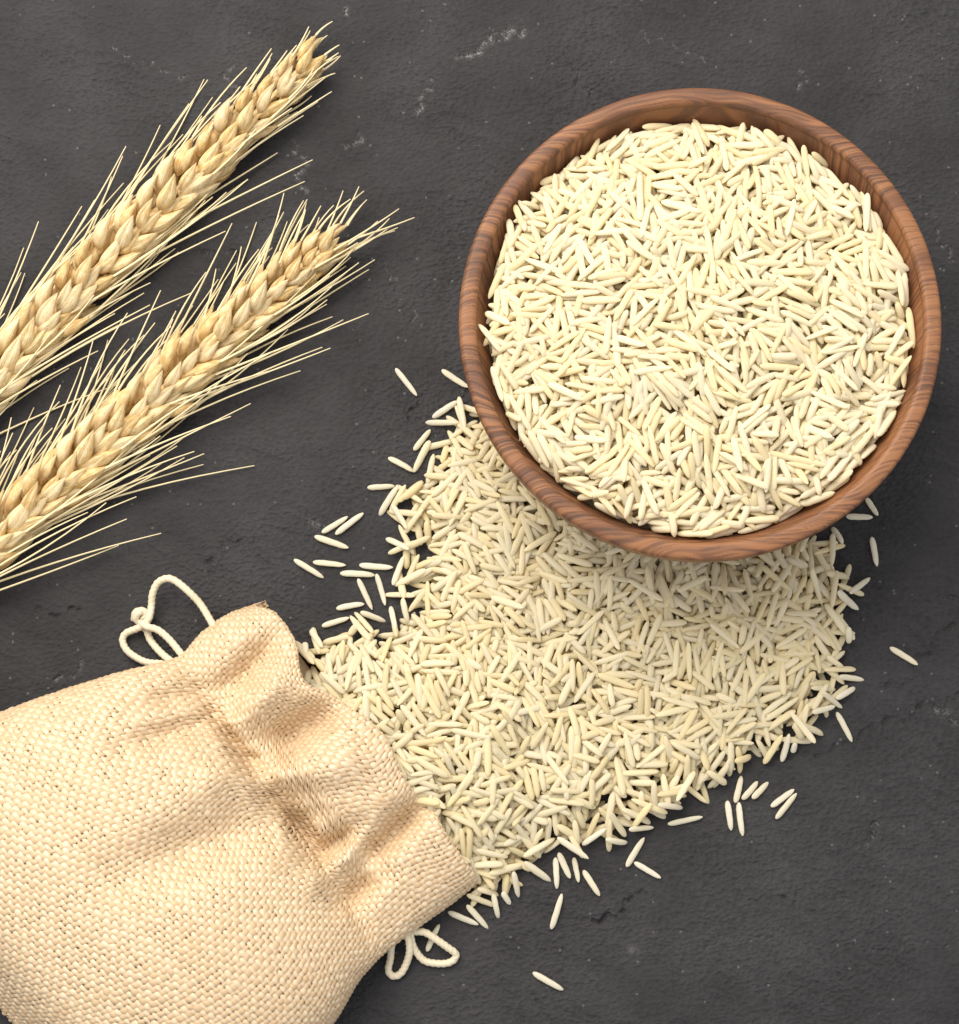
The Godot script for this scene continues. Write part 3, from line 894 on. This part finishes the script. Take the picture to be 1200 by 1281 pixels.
func rice() -> void:
	var shapes := [grain_mesh(0.10, 1.0, 10, 9), grain_mesh(0.25, -0.7, 10, 9), grain_mesh(0.0, 0.6, 10, 9), grain_mesh(-0.18, 0.9, 10, 9)]
	var mats := []
	for c in TONES:
		mats.push_back(rice_mat(c))
	# spilled rice: tones darkened, standing in for weaker light than the bowl gets
	var less_lit := []
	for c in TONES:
		less_lit.push_back(rice_mat(Color(c.r * 0.955, c.g * 0.955, c.b * 0.94)))
	var clear := [rice_mat(Color(0.88, 0.84, 0.71)), rice_mat(Color(0.90, 0.85, 0.70)), rice_mat(Color(0.86, 0.82, 0.70)), rice_mat(Color(0.90, 0.86, 0.76))]  # loose grains: paler colour stands in for the missing bounce from neighbours
	var shared := rice_mat(Color.WHITE)
	shared.vertex_color_use_as_albedo = true
	# --- in the bowl
	var in_bowl: Array[Grain] = []
	var bed := Bed.new(BOWL_X - 52.0, BOWL_Z - 52.0, BOWL_X + 52.0, BOWL_Z + 52.0, 0.5)
	var lump := noise(FastNoiseLite.TYPE_SIMPLEX, 0.05, 2, 91)
	var goal := PackedFloat32Array(); goal.resize(bed.nx * bed.nz)
	for iz in bed.nz:
		for ix in bed.nx:
			var x := bed.x0 + ix * bed.cell - BOWL_X; var z := bed.z0 + iz * bed.cell - BOWL_Z
			var d := sqrt(x * x + z * z)
			goal[iz * bed.nx + ix] = 40.8 - 1.6 * smoothstep(12.0, 46.0, -z) + 1.0 * smoothstep(10.0, 40.0, -x) + 8.0 * (1.0 - pow(minf(d / 47.0, 1.2), 2.0)) + 1.4 * lump.get_noise_2d(x, z)
			bed.h[iz * bed.nx + ix] = goal[iz * bed.nx + ix] - 6.5
	var tries := 0
	while tries < 11000 and in_bowl.size() < 4200:
		tries += 1
		var best: Grain = null; var low := 0.45
		for c in 5:
			var g := new_grain()
			var d := 46.6 * sqrt(rng.randf() if rng.randf() < 0.85 else rng.randf_range(0.78, 1.0)); var an := rng.randf() * TAU
			g.x = BOWL_X + d * cos(an); g.z = BOWL_Z + d * sin(an)
			var far := 0.0
			for e in [-1.0, 1.0]:
				far = maxf(far, Vector2(g.x + e * cos(g.yaw) * g.a - BOWL_X, g.z + e * sin(g.yaw) * g.a - BOWL_Z).length())
			var q := bed.rest(g.x, g.z, g.yaw, g.a, g.r)
			if far > bowl_inner(q.x - absf(q.y) * g.a * 0.5) - 0.2: continue
			var over := q.x - goal[bed.spot(g.x, g.z)]
			if over < low:
				low = over; best = g; g.y = q.x; g.slope = q.y
		if best:
			bed.lay(in_bowl.size(), best.x, best.z, best.yaw, best.a, best.r, best.y, best.slope)
			in_bowl.push_back(best)
	fill_gaps(bed, goal, in_bowl, 0.45)
	# --- the heap
	var heap: Array[Grain] = []
	var hb := Bed.new(-66.0, -48.0, 104.0, 108.0, 0.5)
	var ring := PackedVector2Array()
	for p in OUTLINE:
		var w := at(p.x, p.y); ring.push_back(Vector2(w.x, w.z) / MM)
	for p in cloth:
		if p.y > 0.0:
			for dx in [-1, 0, 1]:
				for dz in [-1, 0, 1]:
					var c := hb.spot(p.x / MM + dx * 0.5, p.z / MM + dz * 0.5)
					hb.roof[c] = minf(hb.roof[c], p.y / MM - 0.9)
	var hg := PackedFloat32Array(); hg.resize(hb.nx * hb.nz)
	var coarse := 4
	for iz in range(0, hb.nz, coarse):
		for ix in range(0, hb.nx, coarse):
			var p := Vector2(hb.x0 + ix * hb.cell, hb.z0 + iz * hb.cell)
			var d := 1e9
			for k in ring.size():
				d = minf(d, p.distance_to(Geometry2D.get_closest_point_to_segment(p, ring[k], ring[(k + 1) % ring.size()])))
			if not Geometry2D.is_point_in_polygon(p, ring): d = -d
			var y := -1.0
			if d > 0.0:
				y = 0.9 + 7.0 * (1.0 - exp(-d / 10.0)) + 1.8 * lump.get_noise_2d(p.x * 1.4, p.y * 1.4) * smoothstep(4.0, 12.0, d)
				# higher where it pours out of the mouth
				var m := at(470, 930)
				y += 5.5 * exp(-pow(p.distance_to(Vector2(m.x, m.z) / MM) / 26.0, 2.0)) * smoothstep(0.0, 10.0, d)
			for a in coarse:
				for b in coarse:
					if iz + a < hb.nz and ix + b < hb.nx: hg[(iz + a) * hb.nx + ix + b] = y
	for c in hg.size():
		hb.h[c] = maxf(0.0, minf(hg[c], hb.roof[c] - 1.5) - 7.5)
	var core := hb.h.duplicate()
	tries = 0
	while tries < 15000 and heap.size() < 4200:
		tries += 1
		var best: Grain = null; var low := 0.35
		for c in 4:
			var g := new_grain()
			g.x = rng.randf_range(-52.0, 92.0); g.z = rng.randf_range(-34.0, 92.0)
			if hg[hb.spot(g.x, g.z)] < 0.0: continue
			var q := hb.rest(g.x, g.z, g.yaw, g.a, g.r)
			var ok := true
			for e in [-0.9, 0.0, 0.9]:
				var ex: float = g.x + e * cos(g.yaw) * g.a; var ez: float = g.z + e * sin(g.yaw) * g.a; var ey: float = q.x + e * q.y * g.a
				if Vector2(ex - BOWL_X, ez - BOWL_Z).length() < bowl_outer(ey) + 1.0: ok = false; break
				if ey + g.r > hb.roof[hb.spot(ex, ez)]: ok = false; break
				if e != 0.0 and hg[hb.spot(ex, ez)] < 0.0 and rng.randf() < 0.7: ok = false; break
			if not ok: continue
			var over := q.x - hg[hb.spot(g.x, g.z)]
			if over < low:
				low = over; best = g; g.y = q.x; g.slope = q.y
		if best:
			hb.lay(heap.size(), best.x, best.z, best.yaw, best.a, best.r, best.y, best.slope)
			heap.push_back(best)
	fill_gaps(hb, hg, heap, 0.75)
	# the heap thins out into single grains
	for k in 80:
		var s := rng.randi() % ring.size()
		if (s >= 14 and s <= 19) or s < 1: continue
		var p := ring[s].lerp(ring[(s + 1) % ring.size()], rng.randf())
		var out := (ring[(s + 1) % ring.size()] - ring[s]).orthogonal().normalized()
		if Geometry2D.is_point_in_polygon(p + out, ring): out = -out
		p += out * absf(rng.randfn(0.0, 1.3)) - out * 1.2
		var g := new_grain()
		g.x = p.x; g.z = p.y
		var q := hb.rest(g.x, g.z, g.yaw, g.a, g.r)
		g.y = maxf(q.x, g.r * 0.88); g.slope = q.y
		if Vector2(g.x - BOWL_X, g.z - BOWL_Z).length() < bowl_outer(g.y) + 5.0: continue
		if g.y + g.r > hb.roof[hb.spot(g.x + cos(g.yaw) * g.a, g.z + sin(g.yaw) * g.a)] or g.y + g.r > hb.roof[hb.spot(g.x - cos(g.yaw) * g.a, g.z - sin(g.yaw) * g.a)]: continue
		hb.lay(heap.size(), g.x, g.z, g.yaw, g.a, g.r, g.y, g.slope)
		heap.push_back(g)
	print("grains in bowl ", in_bowl.size(), " in heap ", heap.size())
	# --- loose grains
	for s in STRAYS:
		var p := at(s[0], s[1], 0.8) / MM; var q := at(s[2], s[3], 0.8) / MM
		var g := new_grain()
		g.x = (p.x + q.x) / 2; g.z = (p.z + q.z) / 2
		g.yaw = atan2(q.z - p.z, q.x - p.x)
		g.a = p.distance_to(q) / 2 * 1.03
		g.r = 0.92 if str(s[4]).begins_with("broad") else rng.randf_range(0.68, 0.80)
		var y := hb.rest(g.x, g.z, g.yaw, g.a, g.r)
		g.y = maxf(y.x, g.r * 0.88); g.slope = y.y
		hb.lay(100000, g.x, g.z, g.yaw, g.a, g.r, g.y, g.slope)
		one_grain(g, shapes, clear, s[4], "single rice grains scattered round the spilled heap")
	# --- of the heaped grains the ones that show largest are things of their own
	var seen := []
	count_top(bed, in_bowl.size(), 1.18, 0, seen)
	count_top(hb, heap.size(), 1.0, 1, seen)
	seen.sort_custom(func(a, b): return a[0] > b[0] or (a[0] == b[0] and a[1] * 100000 + a[2] < b[1] * 100000 + b[2]))
	var single := {}
	for k in mini(300 - STRAYS.size(), seen.size()):
		var e: Array = seen[k]
		single[e[1] * 100000 + e[2]] = true
		if e[1] == 0:
			var g: Grain = in_bowl[e[2]]
			one_grain(g, shapes, mats, "%sbowl rice grain, %s, %s" % [size_word(g), where_in_bowl(g), lie(g)], "rice grains on top in the bowl")
		else:
			var g: Grain = heap[e[2]]
			one_grain(g, shapes, less_lit, "%srice grain on the heap, %s, %s" % [size_word(g), where_in_heap(g), lie(g)], "rice grains on top of the spilled heap")
	mass("bowl_rice", "mass of long white rice grains filling the wooden bowl", in_bowl, 0, single, shapes[1], shared, bed, {}, PackedFloat32Array())
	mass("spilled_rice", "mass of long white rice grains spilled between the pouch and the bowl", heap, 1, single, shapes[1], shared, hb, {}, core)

# grains pushed into the hollows that the settled ones left
func fill_gaps(b: Bed, goal: PackedFloat32Array, out: Array[Grain], depth: float) -> void:
	var spots := PackedInt32Array()
	for c in goal.size():
		if goal[c] > 4.2 and goal[c] - b.h[c] > depth: spots.push_back(c)
	for k in mini(spots.size() * 2, 9000):
		var c := spots[rng.randi() % spots.size()]
		if goal[c] - b.h[c] < depth: continue
		var x := b.x0 + (c % b.nx) * b.cell; var z := b.z0 + (c / b.nx) * b.cell
		var bowl_d := Vector2(x - BOWL_X, z - BOWL_Z).length()
		var inside := b.cell * b.nx < 110.0
		if inside and bowl_d > 46.0: continue
		var best: Grain = null; var low := 1e9
		for j in 7:
			var g := new_grain()
			g.x = x + rng.randf_range(-1.5, 1.5) * cos(g.yaw); g.z = z + rng.randf_range(-1.5, 1.5) * sin(g.yaw)
			var q := b.rest(g.x, g.z, g.yaw, g.a, g.r)
			var ok := true
			for e in [-0.95, 0.0, 0.95]:
				var ex: float = g.x + e * cos(g.yaw) * g.a; var ez: float = g.z + e * sin(g.yaw) * g.a
				var d := Vector2(ex - BOWL_X, ez - BOWL_Z).length()
				if inside: ok = ok and d < 46.2
				else: ok = ok and d > bowl_outer(q.x + e * q.y * g.a) + 0.8 and q.x + e * q.y * g.a + g.r < b.roof[b.spot(ex, ez)] and goal[b.spot(ex, ez)] > 0.0
			if ok and q.x < low:
				low = q.x; best = g
				g.y = minf(q.x, b.h[c] + g.r * 1.25); g.slope = q.y
		if best == null: continue
		b.lay(out.size(), best.x, best.z, best.yaw, best.a, best.r, best.y, best.slope)
		out.push_back(best)

func size_word(g: Grain) -> String:
	return "long " if g.a > 4.2 else ("short " if g.a < 3.75 else "")

func lie(g: Grain) -> String:
	var a := fposmod(rad_to_deg(-g.yaw), 180.0)
	if a < 15.0 or a > 165.0: return "level"
	if a < 45.0: return "rising gently to the right"
	if a < 75.0: return "rising steeply to the right"
	if a < 105.0: return "upright"
	if a < 135.0: return "falling steeply to the right"
	return "falling gently to the right"

func where_in_bowl(g: Grain) -> String:
	var d := Vector2(g.x - BOWL_X, g.z - BOWL_Z)
	if d.length() < 16.0: return "in the middle"
	var ring := "by the rim" if d.length() > 33.0 else "between centre and rim"
	var names := ["right", "lower right", "lower", "lower left", "left", "upper left", "upper", "upper right"]
	return "%s %s" % [names[int(fposmod(rad_to_deg(d.angle()) + 22.5, 360.0) / 45.0) % 8], ring]

func where_in_heap(g: Grain) -> String:
	var d := Vector2(g.x - BOWL_X, g.z - BOWL_Z).length()
	var m := at(470, 930) / MM
	if Vector2(g.x - m.x, g.z - m.z).length() < 24.0: return "near the pouch mouth"
	if d < 62.0: return "close below the bowl's edge" if g.x > 8.0 else "close left of the bowl"
	if g.x > 52.0: return "at its right end"
	if g.z > 48.0: return "along its lower side"
	if g.x < 0.0: return "along its left side"
	return "in its middle"

func rice_mat(c: Color) -> StandardMaterial3D:
	var m := plain_mat(c, 0.55, 0.35)
	m.backlight_enabled = true; m.backlight = Color(0.86, 0.83, 0.71)
	return m

func new_grain() -> Grain:
	var g := Grain.new()
	g.yaw = rng.randf() * TAU
	g.a = rng.randf_range(3.6, 4.6) if rng.randf() < 0.9 else rng.randf_range(2.2, 3.3)
	g.r = rng.randf_range(0.68, 0.90)
	g.roll = rng.randf_range(-0.45, 0.45)
	g.tone = rng.randi() % 4
	return g

func one_grain(g: Grain, shapes: Array, mats: Array, label: String, group: String) -> void:
	var o := MeshInstance3D.new()
	o.name = numbered("rice_grain")
	o.mesh = shapes[g.tone]
	o.material_override = mats[rng.randi() % 4]
	o.transform = grain_frame(g)
	tag(o, label, "rice grain", group)
	add_child(o, true)

func count_top(b: Bed, n: int, weight: float, which: int, out: Array) -> void:
	var c := PackedInt32Array(); c.resize(n)
	for id in b.top:
		if id >= 0 and id < n: c[id] += 1
	for k in n: out.push_back([c[k] * weight, which, k])

func mass(called: String, label: String, grains: Array[Grain], which: int, single: Dictionary, shape: Mesh, m: Material, bed: Bed, _x: Dictionary, core: PackedFloat32Array) -> void:
	var o := Node3D.new(); o.name = called
	tag(o, label, "rice", "", "stuff")
	add_child(o, true)
	var where: Array[Transform3D] = []; var tint: Array[Color] = []
	for k in grains.size():
		if single.has(which * 100000 + k): continue
		where.push_back(grain_frame(grains[k]))
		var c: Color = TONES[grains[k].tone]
		if which == 1: c = Color(c.r * 0.955, c.g * 0.955, c.b * 0.94)  # heap grains tinted darker, as if less lit than the bowl
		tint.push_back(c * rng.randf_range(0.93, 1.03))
	var mm := MultiMesh.new(); mm.transform_format = MultiMesh.TRANSFORM_3D; mm.use_colors = true
	mm.mesh = shape; mm.instance_count = where.size()
	for k in where.size():
		mm.set_instance_transform(k, where[k]); mm.set_instance_color(k, tint[k])
	var mi := MultiMeshInstance3D.new(); mi.name = "loose_grains"; mi.multimesh = mm; mi.material_override = m
	mi.set_meta("kind", "stuff")
	o.add_child(mi, true)
	# packed grains underneath
	var b := Buf.new()
	if which == 0:
		for ring in 13:
			for s in 48:
				var rr := 46.9 * ring / 12.0; var a := TAU * s / 48.0
				b.v.push_back(Vector3(BOWL_X + rr * cos(a), 31.4 + 8.5 * (1.0 - pow(rr / 47.0, 2.0)), BOWL_Z + rr * sin(a)) * MM)
		for ring in 12:
			for s in 48:
				var p := ring * 48 + s; var q := ring * 48 + (s + 1) % 48
				b.quad(p, q, q + 48, p + 48)
	else:
		var st := 4
		var index := {}
		for iz in range(0, bed.nz - st, st):
			for ix in range(0, bed.nx - st, st):
				if maxf(maxf(core[iz * bed.nx + ix], core[iz * bed.nx + ix + st]), maxf(core[(iz + st) * bed.nx + ix], core[(iz + st) * bed.nx + ix + st])) <= 0.0: continue
				var ids := []
				for c in [[0, 0], [0, st], [st, st], [st, 0]]:
					var id: int = (iz + c[0]) * bed.nx + ix + c[1]
					if not index.has(id):
						index[id] = b.v.size()
						b.v.push_back(Vector3(bed.x0 + (ix + c[1]) * bed.cell, maxf(core[id], 0.05), bed.z0 + (iz + c[0]) * bed.cell) * MM)
					ids.push_back(index[id])
				b.quad(ids[0], ids[3], ids[2], ids[1])
	var cm := put(b.mesh(), "packed_rice", rice_mat(TONES[0]), o)
	cm.set_meta("kind", "stuff")
